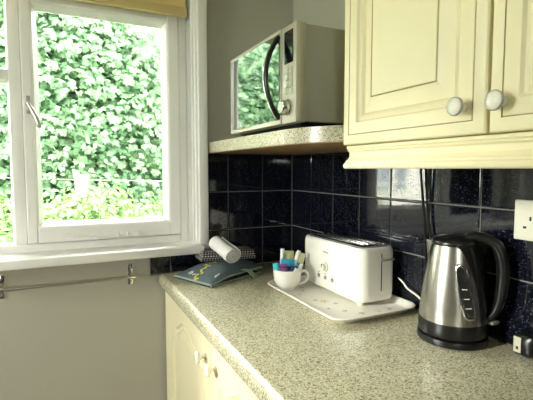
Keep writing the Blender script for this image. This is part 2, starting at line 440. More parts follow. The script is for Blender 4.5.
# ================================================================== wall cabinet with pelmet
UX, UY0, UY1, UZ0, UZ1 = -.310, -.786, -1.494, 1.3535, 2.08
uc = thing('wall_cabinet', (-.15, (UY0+UY1)/2, UZ0), 'cream double wall cabinet with gold-lined panel doors above the kettle', 'cabinet')
b = B(); box(b, -.289, .0, UY1, UY0, UZ0, UZ1, .001, 1); obj('body', b, M_cream, uc)
UPROF = [(0, .004, 0), (.002, .0012, 0), (.005, 0, 0), (.0205, 0, 0), (.0210, .0014, 1), (.0224, .0014, 1), (.0229, 0, 0), (.046, 0, 0), (.050, .0050, 0), (.055, .0065, 0),
         (.060, .0040, 0), (.065, .0095, 0), (.070, .0095, 0), (.093, .0008, 0), (.0942, .0022, 1), (.0956, .0022, 1), (.0962, .0004, 0), (.100, .0004, 0)]
ym = (-1.1435-1.1495)/2
for y0, y1, ky in ((UY0, -1.1435, -1.106), (-1.1495, UY1, -1.173)):
    b = B(); door_mesh(b, UX, y0, y1, UZ0, UZ1-.004, UPROF)
    d = obj('door', b, [M_cream, M_gold], uc, ang=22)
    knob(d, UX, ky, 1.397, .86, True)
# pelmet: profile swept along the front with a return to the wall
PP = [(.000, 1.3530), (.004, 1.3530), (.0055, 1.3510), (.0055, 1.3470), (.0025, 1.3450), (.0020, 1.3420), (-.002, 1.3390), (-.003, 1.3340), (-.0025, 1.3290),
      (.0015, 1.3230), (.0075, 1.3190), (.0085, 1.3155), (.0125, 1.3130), (.0145, 1.3085), (.0135, 1.3045), (.010, 1.3020), (-.012, 1.3020), (-.012, 1.3530)]
L = []
px0 = UX+.016
for cy in (UY0-.001, UY1):
    L.append([(px0-o, cy, z-.0012) for o, z in PP])
b = B(); loops(b, L, True, True, True)
tag(obj('cabinet_pelmet', b, M_cream, ang=25), 'moulded cream pelmet strip along the bottom of the wall cabinet', 'pelmet')

# ================================================================== microwave shelf
sh = thing('microwave_shelf', (-.18, -.4, 1.36), 'speckled laminate shelf with a curved front carrying the microwave', 'shelf')
front = [(-.371, -.0006), (-.371, -.30), (-.371, -.52)]
front += [tuple(p)[:2] for p in smooth_path([(-.371, -.56, 0), (-.367, -.62, 0), (-.352, -.69, 0), (-.325, -.740, 0), (-.288, -.7848, 0)], 6)]
poly = [(-.0006, -.0006)]+front+[(-.0006, -.7848)]
b = B(); prism(b, poly, 1.3632, 1.4005); obj('laminate_board', b, M_lam, sh, ang=40)
b = B(); prism(b, [(x*.992, y*.999) for x, y in poly], 1.3606, 1.3632); obj('underside', b, M_under, sh, ang=40, label='bare brown underside')

# ================================================================== microwave
mw = thing('microwave', (-.18, -.44, 1.4), 'silver microwave oven with mirrored door on the corner shelf', 'microwave')
mx, my0, my1, mz0, mz1 = -.360, -.226, -.660, 1.416, 1.660
b = B(); box(b, -.330, -.02, my1+.004, my0-.004, mz0+.003, mz1-.002, .003, 2); obj('body', b, M_mwbody, mw)
b = B(); box(b, mx, -.329, my1, my0, mz0, mz1, .004, 2); obj('front_bezel', b, M_silver, mw)
dy1 = -.588                                    # door / control panel split
b = B(); box(b, mx-.004, mx+.002, dy1, my0-.001, mz0+.001, mz1-.001, .002, 2); dr = obj('door', b, M_silver, mw)
b = B(); box(b, mx-.0055, mx-.0035, dy1+.006, my0-.040, mz0+.012, mz1-.011, .0005, 1); obj('mirror_window', b, M_mirror, dr, smooth=False, label='mirrored door window')
b = B(); box(b, mx-.0055, mx-.0035, my0-.036, my0-.010, mz0+.012, mz1-.011, .0005, 1); obj('side_strip', b, M_greyp, dr, smooth=False)
pts = []
for k in range(21):
    t = k/20; a = math.sin(math.pi*t); pts.append((mx-.005-.040*a**.8, -.576, 1.642-.212*t))
b = B(); L = []
for i, p in enumerate(pts):
    t = Vector(pts[min(i+1, 20)])-Vector(pts[max(i-1, 0)]); t.normalize(); n = Vector((t.z, 0, -t.x)); n = -n if n.x > 0 else n
    P = Vector(p); hw, ht = .0085, .006
    L.append([P+n*ht*.6+Vector((0, hw*.6, 0)), P+n*ht*.2+Vector((0, hw, 0)), P-n*ht+Vector((0, hw, 0)), P-n*ht-Vector((0, hw, 0)), P+n*ht*.2-Vector((0, hw, 0)), P+n*ht*.6-Vector((0, hw*.6, 0))])
loops(b, L, True, True, True); hd = obj('handle', b, M_black, dr, ang=50, label='black bowed door handle')
b = B(); L = []
for i, p in enumerate(pts):
    t = Vector(pts[min(i+1, 20)])-Vector(pts[max(i-1, 0)]); t.normalize(); n = Vector((t.z, 0, -t.x)); n = -n if n.x > 0 else n
    P = Vector(p)+n*.0042; hw = .0035
    L.append([P+Vector((0, hw, 0)), P+n*.0012, P-Vector((0, hw, 0)), P-n*.001])
loops(b, L, True, True, True); obj('handle_trim', b, M_chrome, hd, label='chrome strip on the handle')
b = B(); box(b, mx-.002, mx+.002, -.646, -.603, 1.565, 1.645, .0008, 1); obj('display', b, M_disp, mw, smooth=False)
for r in range(4):
    for c in range(2):
        y = -.606-c*.0195; z = 1.5545-r*.0175
        b = B(); box(b, mx-.0022, mx+.002, y-.0175, y, z-.014, z, .0012, 2); obj('button', b, M_silver, mw)
b = B(); lathe(b, [(.021, .001), (.021, -.004), (.0185, -.006), (.0175, -.020), (.0155, -.023), (.011, -.0232)], (mx, -.622, 1.4555), 32, 'X'); kb = obj('dial', b, M_chrome, mw)
b = B(); lathe(b, [(.0112, -.0225), (.0105, -.0238), (.002, -.0240)], (mx, -.622, 1.4555), 24, 'X'); obj('dial_cap', b, M_silver, kb)
for x in (-.30, -.07):
    for y in (-.28, -.61):
        b = B(); lathe(b, [(.013, 1.4007), (.014, 1.408), (.014, 1.4205)], (x, y, 0), 16); obj('foot', b, M_blackm, mw)
b = B(); box(b, -.335, -.03, my1+.02, my0-.02, mz0-.006, mz0+.004, .001, 1); obj('base_pan', b, M_blackm, mw)

# ================================================================== tray, toaster, mug
ty = thing('serving_tray', (-.15, -.53, CT), 'cream melamine tray with faint floral print under the toaster', 'tray')
b = B(); cxx, cyy = -.150, -.535
L = []
for hx, hy, z, r in ((.118, .190, .9105, .030), (.122, .194, .9135, .033), (.134, .206, .9250, .042), (.140, .212, .9262, .046), (.1405, .2125, .9285, .046), (.1385, .2105, .9300, .045), (.133, .205, .9285, .042), (.121, .193, .9165, .034), (.117, .189, .9150, .030)):
    L.append([(x, y, z) for x, y in rrect(cxx, cyy, hx, hy, r)])
loops(b, L, True, True, True); obj('dish', b, M_tray, ty, ang=60)
M_pr = [mat('print_ochre', srgb(206, 188, 120), .4), mat('print_sage', srgb(150, 160, 120), .4), mat('print_dusky', srgb(176, 140, 116), .4)]
def flower(x, y, z, s, mi, a0):
    b = B(); c = b.verts.new((x, y, z+.0002)); ring = []
    for k in range(20):
        a = a0+2*math.pi*k/20; r = s*(.55+.45*math.cos(5*(a-a0))); ring.append(b.verts.new((x+r*math.cos(a), y+r*math.sin(a), z)))
    for k in range(20): b.faces.new((c, ring[k], ring[(k+1) % 20]))
    obj('flower_print', b, M_pr[mi], ty, smooth=False)
for x, y, s, mi in ((-.205, -.560, .017, 0), (-.185, -.590, .011, 1), (-.222, -.540, .010, 1), (-.205, -.440, .010, 2), (-.190, -.405, .012, 2), (-.235, -.470, .008, 1), (-.230, -.620, .008, 1), (-.200, -.655, .010, 2), (-.170, -.690, .012, 1), (-.120, -.700, .009, 0), (-.080, -.695, .010, 2), (-.235, -.395, .008, 0)):
    flower(x, y, .9153, s, mi, x*40)

ts = thing('toaster', (-.083, -.50, .915), 'white long-slot toaster standing on the tray', 'toaster')
tx, tyc, thx, thy = -.0865, -.5000, .0670, .158
def tl(hx, hy, z, r): return [(x, y, z) for x, y in rrect(tx, tyc, hx, hy, r, 8)]
b = B(); loops(b, [tl(thx-.012, thy-.012, .9235, .024), tl(thx-.005, thy-.005, .9260, .028), tl(thx-.001, thy-.001, .9310, .031), tl(thx, thy, .9450, .032), tl(thx, thy, 1.055, .032), tl(thx-.0008, thy-.0008, 1.068, .031), tl(thx-.0035, thy-.0035, 1.0755, .029), tl(thx-.007, thy-.007, 1.0790, .026), tl(thx-.011, thy-.011, 1.0795, .022), tl(thx-.012, thy-.012, 1.0760, .021)], True, True, True)
body = obj('body', b, M_toast, ts, ang=50)
b = B(); loops(b, [tl(thx-.0125, thy-.014, 1.0750, .020), tl(thx-.0125, thy-.014, 1.0785, .020), tl(thx-.0140, thy-.0155, 1.0792, .018)], True, True, True); obj('top_trim', b, M_blackm, ts)
b = B(); loops(b, [tl(thx-.0165, thy-.019, 1.0785, .015), tl(thx-.0165, thy-.019, 1.0815, .015), tl(thx-.0185, thy-.021, 1.0825, .013)], True, True, True); top = obj('top_plate', b, M_chrome, ts, label='chrome top plate')
for x in (-.107, -.066):
    b = B(); box(b, x-.0115, x+.0115, -.622, -.385, 1.0820, 1.0829); obj('bread_slot', b, M_dark, top, smooth=False)
    b = B()
    for dx in (-.0085, .0085): tube(b, smooth_path([(x+dx, -.618, 1.0825), (x+dx, -.606, 1.0855), (x+dx, -.40, 1.0855), (x+dx, -.391, 1.0825)], 4), .0012, 6)
    obj('slot_wire', b, M_chrome, top)
fx = tx-thx
b = B(); lathe(b, [(.0145, .001), (.0145, -.002), (.0105, -.003), (.0095, -.013), (.007, -.0145)], (fx, -.487, .997), 28, 'X'); dk = obj('browning_dial', b, M_whitep, ts)
b = B(); lathe(b, [(.0152, .0005), (.0152, -.0012), (.0140, -.0014)], (fx, -.487, .997), 28, 'X'); obj('dial_ring', b, M_greyp, dk)
b = B(); box(b, fx-.0152, fx-.0092, -.4885, -.4855, .996, 1.0070, .0006, 1); obj('dial_pointer', b, M_dark, dk)
for y in (-.452, -.489, -.526):
    b = B(); lathe(b, [(.0062, .001), (.0062, -.0025), (.0045, -.0038)], (fx, y, .9635), 18, 'X'); bt = obj('button', b, M_greyp, ts)
    b = B(); box(b, fx-.0006, fx+.001, y-.004, y+.004, .974, .9765); obj('button_mark', b, M_greyp, bt)
b = B()
for k, (hh, ww) in enumerate(((.0055, .0035), (.004, .003), (.0045, .003), (.0055, .003), (.004, .003), (.004, .003), (.0045, .0025))):
    y = -.474-k*.0044; box(b, fx-.0005, fx+.001, y-ww, y, 1.0405, 1.0405+hh)
obj('name_lettering', b, M_greyp, ts, smooth=False)
ye = tyc-thy
b = B(); box(b, -.0800, -.0765, ye-.0006, ye+.002, .955, 1.062, .0003, 1); obj('lever_slot', b, M_dark, ts)
b = B(); box(b, -.0815, -.0745, ye-.012, ye+.004, 1.043, 1.049, .001, 1); box(b, -.092, -.044, ye-.016, ye-.010, 1.0435, 1.0490, .002, 2); obj('lever', b, M_greyp, ts)
for x in (-.13, -.037):
    for y in (-.375, -.632):
        b = B(); lathe(b, [(.009, .9152), (.010, .9175), (.010, .9262)], (x, y, 0), 14); obj('foot', b, M_whitep, ts)

# mug
MG = Vector((-.240, -.400, .9155))
mg = thing('tea_mug', MG, 'white china mug full of drink sachets at the tray corner', 'mug')
b = B()
lathe(b, [(.022, 0), (.0235, .0005), (.0245, .004), (.0235, .006), (.030, .010), (.038, .020), (.0425, .033), (.0445, .048), (.0455, .0655), (.0448, .0668), (.0440, .0655), (.0428, .048), (.040, .034), (.035, .022), (.026, .013), (.012, .0105)], MG, 44)
obj('cup', b, M_porc, mg, ang=60)
hdv = Vector((.93, -.37, 0)); b = B()
tube(b, smooth_path([MG+hdv*.043+Vector((0, 0, .056)), MG+hdv*.056+Vector((0, 0, .058)), MG+hdv*.066+Vector((0, 0, .047)), MG+hdv*.064+Vector((0, 0, .031)), MG+hdv*.052+Vector((0, 0, .020)), MG+hdv*.036+Vector((0, 0, .017))], 7), .0046, 10)
obj('handle', b, M_porc, mg)
def sachet(name, cx, cy, zb, wd, ht, col, tilt, yaw, lean, label, th=.0035, band=None, stick=False):
    """flat sealed packet standing in the mug, local frame: width u, height v"""
    t = thing(name, MG+Vector((cx, cy, zb)), label, 'sachet', 'drink sachets in the mug')
    def tf(u, v, d):
        p = Vector((u, d, v)); p = Matrix.Rotation(math.radians(tilt), 3, 'Y') @ p; p = Matrix.Rotation(math.radians(lean), 3, 'X') @ p
        return MG+Vector((cx, cy, zb))+Matrix.Rotation(math.radians(yaw), 3, 'Z') @ p
    b = B(); n, mrow = 6, 9; F = []; Bk = []
    for j in range(mrow+1):
        v = j/mrow*ht; rf = []; rb = []
        for i in range(n+1):
            u = (i/n-.5)*wd; e = min(1, 6*min(j/mrow, 1-j/mrow))*(1-(2*i/n-1)**4) if not stick else (1-(2*i/n-1)**2)*min(1, 8*min(j/mrow, 1-j/mrow)+.1)
            w_ = .0006*math.sin(9*u/wd+5*v/ht)
            rf.append(b.verts.new(tf(u, v, -th*e-.0003+w_))); rb.append(b.verts.new(tf(u, v, th*e+.0003+w_)))
        F.append(rf); Bk.append(rb)
    for j in range(mrow):
        for i in range(n):
            f1 = b.faces.new((F[j][i], F[j][i+1], F[j+1][i+1], F[j+1][i])); f2 = b.faces.new((Bk[j][i], Bk[j+1][i], Bk[j+1][i+1], Bk[j][i+1]))
            if band and band[1] <= j < band[2]: f1.material_index = f2.material_index = 1
        b.faces.new((F[j][0], F[j+1][0], Bk[j+1][0], Bk[j][0])); b.faces.new((F[j][n], Bk[j][n], Bk[j+1][n], F[j+1][n]))
    for i in range(n):
        b.faces.new((F[0][i], Bk[0][i], Bk[0][i+1], F[0][i+1])); b.faces.new((F[mrow][i], F[mrow][i+1], Bk[mrow][i+1], Bk[mrow][i]))
    ms = [mat('packet_'+name, col, .35)]
    if band: ms.append(mat('packet_band_'+name, band[0], .35))
    obj('packet', b, ms, t, ang=60)
YW = -24
def at(u, v):      # u to the right seen from the room, v away
    return (u*.90+v*.435, -u*.435+v*.90)
WHT, BLU, CYN = srgb(240, 240, 232), srgb(40, 168, 208), srgb(70, 190, 210)
c = at(-.004, .010); sachet('sugar_sachet', c[0], c[1], .030, .044, .064, BLU, 6, YW, -4, 'bright blue wide sachet in the middle of the mug', band=(srgb(24, 50, 92), 4, 6))
c = at(-.018, -.010); sachet('sugar_sachet', c[0], c[1], .026, .030, .060, srgb(150, 92, 150), 3, YW+6, 6, 'purple sachet standing at the front of the mug', band=(srgb(96, 60, 130), 7, 8))
c = at(-.026, -.012); sachet('sugar_sachet', c[0], c[1], .030, .018, .060, CYN, -12, YW-10, 8, 'narrow turquoise sachet leaning over the left rim of the mug')
c = at(.014, -.018); sachet('sugar_sachet', c[0], c[1], .030, .022, .050, srgb(34, 52, 88), 10, YW, 5, 'navy blue sachet tucked low beside the purple one')
c = at(-.018, .020); sachet('milk_stick', c[0], c[1], .022, .013, .104, WHT, 2, YW, -6, 'tall upright white milk stick at the left back of the mug', th=.004, stick=True)
c = at(.004, .018); sachet('milk_stick', c[0], c[1], .020, .012, .106, WHT, 20, YW, -6, 'white milk stick slanting to the right above the blue sachet', th=.004, stick=True)
c = at(.006, -.026); sachet('milk_stick', c[0], c[1], .032, .011, .047, WHT, 28, YW, 6, 'short white stick poking out at the front of the mug', th=.003, stick=True)
c = at(.022, -.006); sachet('milk_stick', c[0], c[1], .030, .011, .058, WHT, 24, YW, 2, 'short white stick beside the mug handle', th=.003, stick=True)
c = at(.000, .026); sachet('tea_bag', c[0], c[1], .026, .036, .092, srgb(196, 200, 140), 4, YW, -8, 'pale olive tea bag envelope at the back of the mug')
c = at(.022, .020); sachet('tea_bag', c[0], c[1], .026, .034, .090, srgb(206, 208, 164), 16, YW, -8, 'pale olive tea bag envelope leaning towards the toaster', band=(WHT, 0, 4))
c = at(.025, .004); sachet('sugar_sachet', c[0], c[1], .030, .016, .056, srgb(52, 130, 160), 14, YW, 0, 'teal blue narrow sachet on the right side of the mug')

# white toaster flex running to the wall
b = B(); tube(b, smooth_path([(-.012, -.655, .985), (-.010, -.672, .975), (-.010, -.69, .962), (-.008, -.72, .952), (-.010, -.75, .940), (-.016, -.775, .925), (-.026, -.795, .9135), (-.040, -.812, .9132)], 6), .0028, 8)
tag(obj('toaster_flex', b, M_whitep), 'white flex trailing from the toaster along the tiles to the kettle', 'cable')

# ================================================================== kettle
KC = Vector((-.0825, -.905, CT))
kt = thing('kettle', KC, 'brushed steel jug kettle with black handle on its power base', 'kettle')
fdir = Vector((-.77, -.64, 0)).normalized(); rdir = Vector((.90, -.435, 0)).normalized()
def kd(deg): a = math.radians(deg); return (fdir*math.cos(a)+rdir*math.sin(a)).normalized()
b = B(); lathe(b, [(.070, .0006), (.0755, .003), (.0765, .010), (.0750, .016), (.070, .0185), (.02, .019)], KC, 56); obj('power_base', b, M_black, kt)
b = B(); lathe(b, [(.060, .0195), (.0725, .021), (.0738, .026), (.0735, .048), (.0725, .0525), (.060, .053)], KC, 56); obj('lower_collar', b, M_black, kt)
KP = [(.0728, .052), (.0722, .060), (.0700, .090), (.0665, .120), (.0620, .150), (.0570, .180), (.0520, .206), (.0490, .221)]
b = B(); lathe(b, KP, KC, 64); obj('body', b, M_steel, kt, ang=60)
def krad(h):
    for (r0, h0), (r1, h1) in zip(KP, KP[1:]):
        if h0 <= h <= h1: return r0+(r1-r0)*(h-h0)/(h1-h0)
    return KP[-1][0] if h > KP[-1][1] else KP[0][0]
b = B(); lathe(b, [(.0490, .2195), (.0500, .222), (.0495, .2275), (.046, .233), (.036, .2375), (.018, .240), (.004, .2405)], KC, 48); lid = obj('lid', b, M_black, kt)
def ksurf(deg, h, off=0):
    d = kd(deg); return KC+d*(krad(h)+off)+Vector((0, 0, h))
# spout lip on the far side
b = B(); L = []
for s, (h, o) in enumerate(((.172, .0), (.190, .004), (.208, .010), (.224, .017), (.2265, .016))):
    l = []
    for k in range(9):
        a = (k-4)/4; l.append(ksurf(238+a*17, min(h, .221), o*(1-a*a)-.0006)+Vector((0, 0, max(0, h-.221))))
    L.append(l)
L.append([p*.0+KC+kd(238)*.03+Vector((0, 0, .226)) for p in L[-1]])
loops(b, L, False); obj('spout', b, M_steel, kt)
# handle: black strap from the lid round to the lower body
HD = kd(62); side = Vector((-HD.y, HD.x, 0))
hp = smooth_path([KC+HD*r_+Vector((0, 0, h_)) for r_, h_ in ((.018, .232), (.040, .240), (.064, .2365), (.084, .225), (.095, .200), (.099, .165), (.097, .125), (.091, .092), (.080, .070), (.066, .060))], 5)
b = B(); L = []
for i, p in enumerate(hp):
    t = (hp[min(i+1, len(hp)-1)]-hp[max(i-1, 0)]).normalized(); n = side.cross(t).normalized()
    q = i/(len(hp)-1); hw = .0175-.003*math.sin(math.pi*min(1, q*1.2)); ht = .0085+.005*math.sin(math.pi*min(1, q*1.1))
    L.append([p+side*hw*math.cos(a)*(1 if abs(math.cos(a)) > .2 else 1)+n*ht*math.sin(a) for a in [2*math.pi*k/14 for k in range(14)]])
loops(b, L, True, True, True); hnd = obj('handle', b, M_black, kt, ang=60)
# black shoulder panel the handle grows from
b = B(); L = []
for h, hwid in ((.055, 20), (.10, 22), (.15, 27), (.19, 36), (.2215, 56)):
    L.append([ksurf(62+hwid*a, h, .0030*(1-a**4)+.0002) for a in [-1, -.75, -.5, -.25, 0, .25, .5, .75, 1]])
loops(b, L, False); obj('handle_mount', b, M_black, kt)
# water gauge
def gauge(h0, h1, w0, w1, off, n=20):
    P = []
    for k in range(n):
        a = 2*math.pi*k/n; c, s = math.cos(a), math.sin(a)
        sgn = lambda q: (abs(q)**.55)*(1 if q > 0 else -1)
        h = (h0+h1)/2+sgn(s)*(h1-h0)/2; ww = (w0+(w1-w0)*(h-h0)/(h1-h0))
        cen = 27-15*(h-h0)/(h1-h0)
        P.append(ksurf(cen+22*0+ww*sgn(c), h, off))
    return P
b = B(); loops(b, [gauge(.066, .186, 9.5, 10.5, -.001), gauge(.066, .186, 9.5, 10.5, .0022), gauge(.069, .183, 8.2, 9.2, .0030), gauge(.072, .180, 6.8, 7.8, .0020)], True, False, True); gg = obj('water_gauge', b, M_chrome, kt, ang=50)
b = B(); P = gauge(.073, .179, 6.6, 7.6, .0024); loops(b, [P, gauge(.074, .178, 6.2, 7.2, .0030)], True, False, True); obj('gauge_window', b, mat('smoky_gauge', srgb(40, 42, 42), .12, spec=.8), gg, label='dark smoky water window')
b = B()
for h in (.092, .112, .132): 
    p = [ksurf(27-15*(h-.066)/.12+q, h+dz, .0033) for q, dz in ((-4, 0), (4, 0), (4, .002), (-4, .002))]; b.faces.new([b.verts.new(v) for v in p])
obj('level_mark', b, M_whitep, gg, smooth=False)
sw = ksurf(62, .056, .006); b = B(); box(b, sw.x-.011, sw.x+.013, sw.y-.013, sw.y+.009, sw.z-.006, sw.z+.002, .003, 2); obj('switch', b, M_greyp, kt, label='grey rocker switch below the handle')

# black cables hanging from under the wall cabinet
for k, (pts, lab) in enumerate((
    ([(-.012, -.726, 1.361), (-.010, -.727, 1.30), (-.008, -.735, 1.22), (-.008, -.744, 1.15), (-.008, -.752, 1.06), (-.008, -.765, .98), (-.010, -.80, .925), (-.012, -.86, .9142)], 'left one of two black cables hanging down the tiles behind the kettle'),
    ([(-.012, -.754, 1.361), (-.010, -.756, 1.30), (-.010, -.753, 1.22), (-.009, -.760, 1.15), (-.009, -.775, 1.09), (-.008, -.80, 1.00), (-.010, -.83, .94), (-.020, -.85, .9142), ], 'right one of two black cables hanging down the tiles behind the kettle'))):
    b = B(); tube(b, smooth_path(pts, 6), .0034, 8); tag(obj('cable', b, M_blackm), lab, 'cable', 'black cables on the tiles')

# double socket
sk = thing('wall_socket', (0, -1.067, 1.15), 'white double wall socket on the tiles right of the kettle', 'socket')
b = B(); box(b, -.010, .0, -1.140, -.994, 1.150, 1.235, .003, 3); pl = obj('plate', b, M_whitep, sk)
for yc in (-1.030, -1.104):
    for dy, dz, hw, hh in ((0, .0105, .0022, .0042), (.0115, -.0085, .0036, .0024), (-.0115, -.0085, .0036, .0024)):
        b = B(); box(b, -.0103, -.008, yc+dy-hw, yc+dy+hw, 1.186+dz-hh, 1.186+dz+hh); obj('pin_hole', b, M_dark, pl, smooth=False)
    s_ = -1 if yc > -1.06 else 1
    b = B(); box(b, -.0135, -.009, yc+s_*.022-.006, yc+s_*.022+.006, 1.203, 1.224, .0015, 2); obj('rocker_switch', b, M_whitep, sk)

# black plug with a pale label, leaning on the tiles
pg = thing('plug', (-.025, -1.03, CT), 'black mains plug with pale sticker lying below the socket', 'plug')
b = B(); L = []
for x_, hy, hz in ((-.034, .014, .016), (-.030, .020, .021), (-.014, .021, .022), (-.006, .019, .020), (-.003, .012, .013)):
    L.append([(x_+.1*(z-.933), y, z) for y, z in rrect(-1.038, .9335, hy, hz, .008, 4)])
loops(b, L, True, True, True); obj('plug_body', b, M_black, pg)
b = B(); box(b, -.0362, -.0345, -1.038, -1.022, .917, .950, .0004, 1); obj('sticker', b, mat('pale_sticker', srgb(186, 184, 160), .5), pg)
b = B(); box(b, -.0366, -.0350, -1.033, -1.028, .924, .930); obj('sticker_print', b, M_dark, pg, smooth=False)
b = B(); tube(b, smooth_path([(-.018, -1.056, .928), (-.02, -1.075, .922), (-.03, -1.12, .914), (-.02, -1.20, .9136), (-.03, -1.32, .9136)], 6), .0034, 8); obj('flex', b, M_blackm, pg)

# ================================================================== cloths in the corner
def fabric(name, col, scale=500, bump=.35):
    return mat(name, col, .9, spec=.15, noise=(40, .06), bump=(scale, bump))
M_teal = fabric('teal_quilt', srgb(92, 106, 110)); M_sage = fabric('sage_binding', srgb(150, 166, 150)); M_tlin = fabric('teal_lining', srgb(66, 80, 84))
M_wtow = fabric('white_waffle', srgb(238, 236, 232), 260, .9)
def check_mat():
    M = fabric('checked_cotton', srgb(90, 88, 90)); nt = M.node_tree; bs = nt.nodes['Principled BSDF']
    tc = next(n for n in nt.nodes if n.bl_idname == 'ShaderNodeTexCoord'); sp = nt.nodes.new('ShaderNodeSeparateXYZ'); nt.links.new(tc.outputs['UV'], sp.inputs[0])
    outs = []
    for k in (0, 1):
        a = nt.nodes.new('ShaderNodeMath'); a.operation = 'FRACT'; nt.links.new(sp.outputs[k], a.inputs[0])
        g = nt.nodes.new('ShaderNodeMath'); g.operation = 'LESS_THAN'; g.inputs[1].default_value = .30; nt.links.new(a.outputs[0], g.inputs[0]); outs.append(g)
    ad = nt.nodes.new('ShaderNodeMath'); ad.operation = 'ADD'; nt.links.new(outs[0].outputs[0], ad.inputs[0]); nt.links.new(outs[1].outputs[0], ad.inputs[1])
    hf = nt.nodes.new('ShaderNodeMath'); hf.operation = 'MULTIPLY'; hf.inputs[1].default_value = .5; nt.links.new(ad.outputs[0], hf.inputs[0])
    r = nt.nodes.new('ShaderNodeValToRGB'); r.color_ramp.interpolation = 'CONSTANT'; r.color_ramp.elements.new(.3)
    for e, (p, c) in zip(r.color_ramp.elements, ((0, srgb(54, 50, 54)), (.3, srgb(158, 152, 152)), (.8, srgb(220, 216, 212)))): e.position = p; e.color = c
    nt.links.new(hf.outputs[0], r.inputs[0]); nt.links.new(r.outputs[0], bs.inputs['Base Color']); return M
M_chk = check_mat()

og = thing('oven_glove', (-.38, -.14, CT), 'folded teal quilted oven glove with printed leaves on the worktop corner', 'oven glove')
A_, B_, C_, D_ = Vector((-.527, -.082, 0)), Vector((-.452, -.266, 0)), Vector((-.215, -.150, 0)), Vector((-.262, -.022, 0))
def quad(u, v):                                  # u: left edge -> right, v: back -> front
    return (A_*(1-v)+B_*v)*(1-u)+(D_*(1-v)+C_*v)*u
def sst(t): t = min(1, max(0, t)); return t*t*(3-2*t)
def pad_mid(u, v):                               # the upper half lifts away from the lower one behind the folded left edge
    return .9190+(.013+.008*math.sin(math.pi*min(1, v*1.1)))*sst((u+.02)/.40)
def puff(u, v): return (max(0, 1-abs(2*u-1)**5)*max(0, 1-abs(2*v-1)**5))**.5
def pad_top(u, v): return pad_mid(u, v)+.002+.0175*puff(u, v)*(.6+.4*sst(u/.3))+.0009*math.sin(u*22)*math.sin(v*18)
def pad(name, top, bot, M, parent, n=22):
    b = B(); T = [[b.verts.new((quad(i/n, j/n).x, quad(i/n, j/n).y, top(i/n, j/n))) for j in range(n+1)] for i in range(n+1)]
    U = [[b.verts.new((quad(i/n, j/n).x, quad(i/n, j/n).y, bot(i/n, j/n))) for j in range(n+1)] for i in range(n+1)]
    for i in range(n):
        for j in range(n):
            b.faces.new((T[i][j], T[i+1][j], T[i+1][j+1], T[i][j+1])); b.faces.new((U[i][j], U[i][j+1], U[i+1][j+1], U[i+1][j]))
    for i in range(n):
        b.faces.new((T[i][0], U[i][0], U[i+1][0], T[i+1][0])); b.faces.new((T[i][n], T[i+1][n], U[i+1][n], U[i][n]))
        b.faces.new((T[0][i], T[0][i+1], U[0][i+1], U[0][i])); b.faces.new((T[n][i], U[n][i], U[n][i+1], T[n][i+1]))
    return obj(name, b, M, parent, ang=70)
pad('upper_layer', pad_top, lambda u, v: pad_mid(u, v)-.003, M_teal, og)
pad('lower_layer', lambda u, v: .9125+.0065*puff(u, v)*sst((u+.1)/.35), lambda u, v: .9103, M_tlin, og)
def edge_pts(us, vs, fn): return [Vector((quad(u, v).x, quad(u, v).y, fn(u, v))) for u, v in zip(us, vs)]
N = 20; ss = [k/N for k in range(N+1)]
b = B(); tube(b, edge_pts(ss, [1]*(N+1), lambda u, v: pad_mid(u, v))+edge_pts([1]*N, [1-k/N for k in range(1, N+1)], lambda u, v: pad_mid(u, v)), .0032, 8); obj('binding', b, M_sage, og, label='pale sage piping along the upper edge')
b = B(); tube(b, edge_pts(ss, [1.0]*(N+1), lambda u, v: .9140)+edge_pts([1]*N, [1-k/N for k in range(1, N+1)], lambda u, v: .9140), .0034, 8); obj('binding', b, M_sage, og, label='pale sage piping along the lower edge')
b = B(); tube(b, edge_pts([0]*(N+1), ss, lambda u, v: .9185), .0036, 8); obj('binding', b, M_sage, og)
b = B(); L = []
lp = smooth_path([quad(.62, .97)+Vector((0, 0, .9400)), quad(.66, 1.02)+Vector((.004, -.006, .938)), quad(.70, 1.08)+Vector((.004, -.010, .925)), quad(.735, 1.16)+Vector((.002, -.012, .9135))], 5)
for p in lp: L.append([p+Vector((-.010, -.0045, 0)), p+Vector((.010, .0045, 0)), p+Vector((.010, .0045, .0022)), p+Vector((-.010, -.0045, .0022))])
loops(b, L, True, True, True); obj('hanging_loop', b, M_sage, og)
# printed motifs: small shapes lying on the glove
M_yel = fabric('yellow_print', srgb(216, 206, 96)); M_wpr = fabric('white_print', srgb(214, 224, 218))
def motif(bm, u0, v0, shape, mi):
    f = [bm.verts.new((quad(u0+a, v0+c).x, quad(u0+a, v0+c).y, pad_top(u0+a, v0+c)+.0009)) for a, c in shape]
    q = bm.faces.new(f); q.material_index = mi
def leafsh(l, wv, ang):
    c, s = math.cos(ang), math.sin(ang); return [(x*c-y*s, x*s+y*c) for x, y in ((0, 0), (l*.3, wv), (l*.7, wv*.8), (l, 0), (l*.7, -wv*.8), (l*.3, -wv))]
b = B()
def uv_of(x, y):                                  # inverse of quad by Newton steps
    u = v = .4
    for _ in range(12):
        p = quad(u, v); du = (quad(u+.001, v)-p)/.001; dv = (quad(u, v+.001)-p)/.001
        ex, ey = x-p.x, y-p.y; det = du.x*dv.y-du.y*dv.x
        u += (ex*dv.y-ey*dv.x)/det; v += (du.x*ey-du.y*ex)/det
    return u, v
ua, va = uv_of(-.490, -.190); ub, vb = uv_of(-.382, -.108)
for k in range(13):                               # yellow script band across the glove
    t = k/12; u0, v0 = ua+(ub-ua)*t, va+(vb-va)*t+.025*math.sin(k*2.1)
    motif(b, u0, v0, leafsh(.060, .020, k*1.3), 0); motif(b, u0+.012, v0+.02, leafsh(.055, .018, 2+k*1.7), 0)
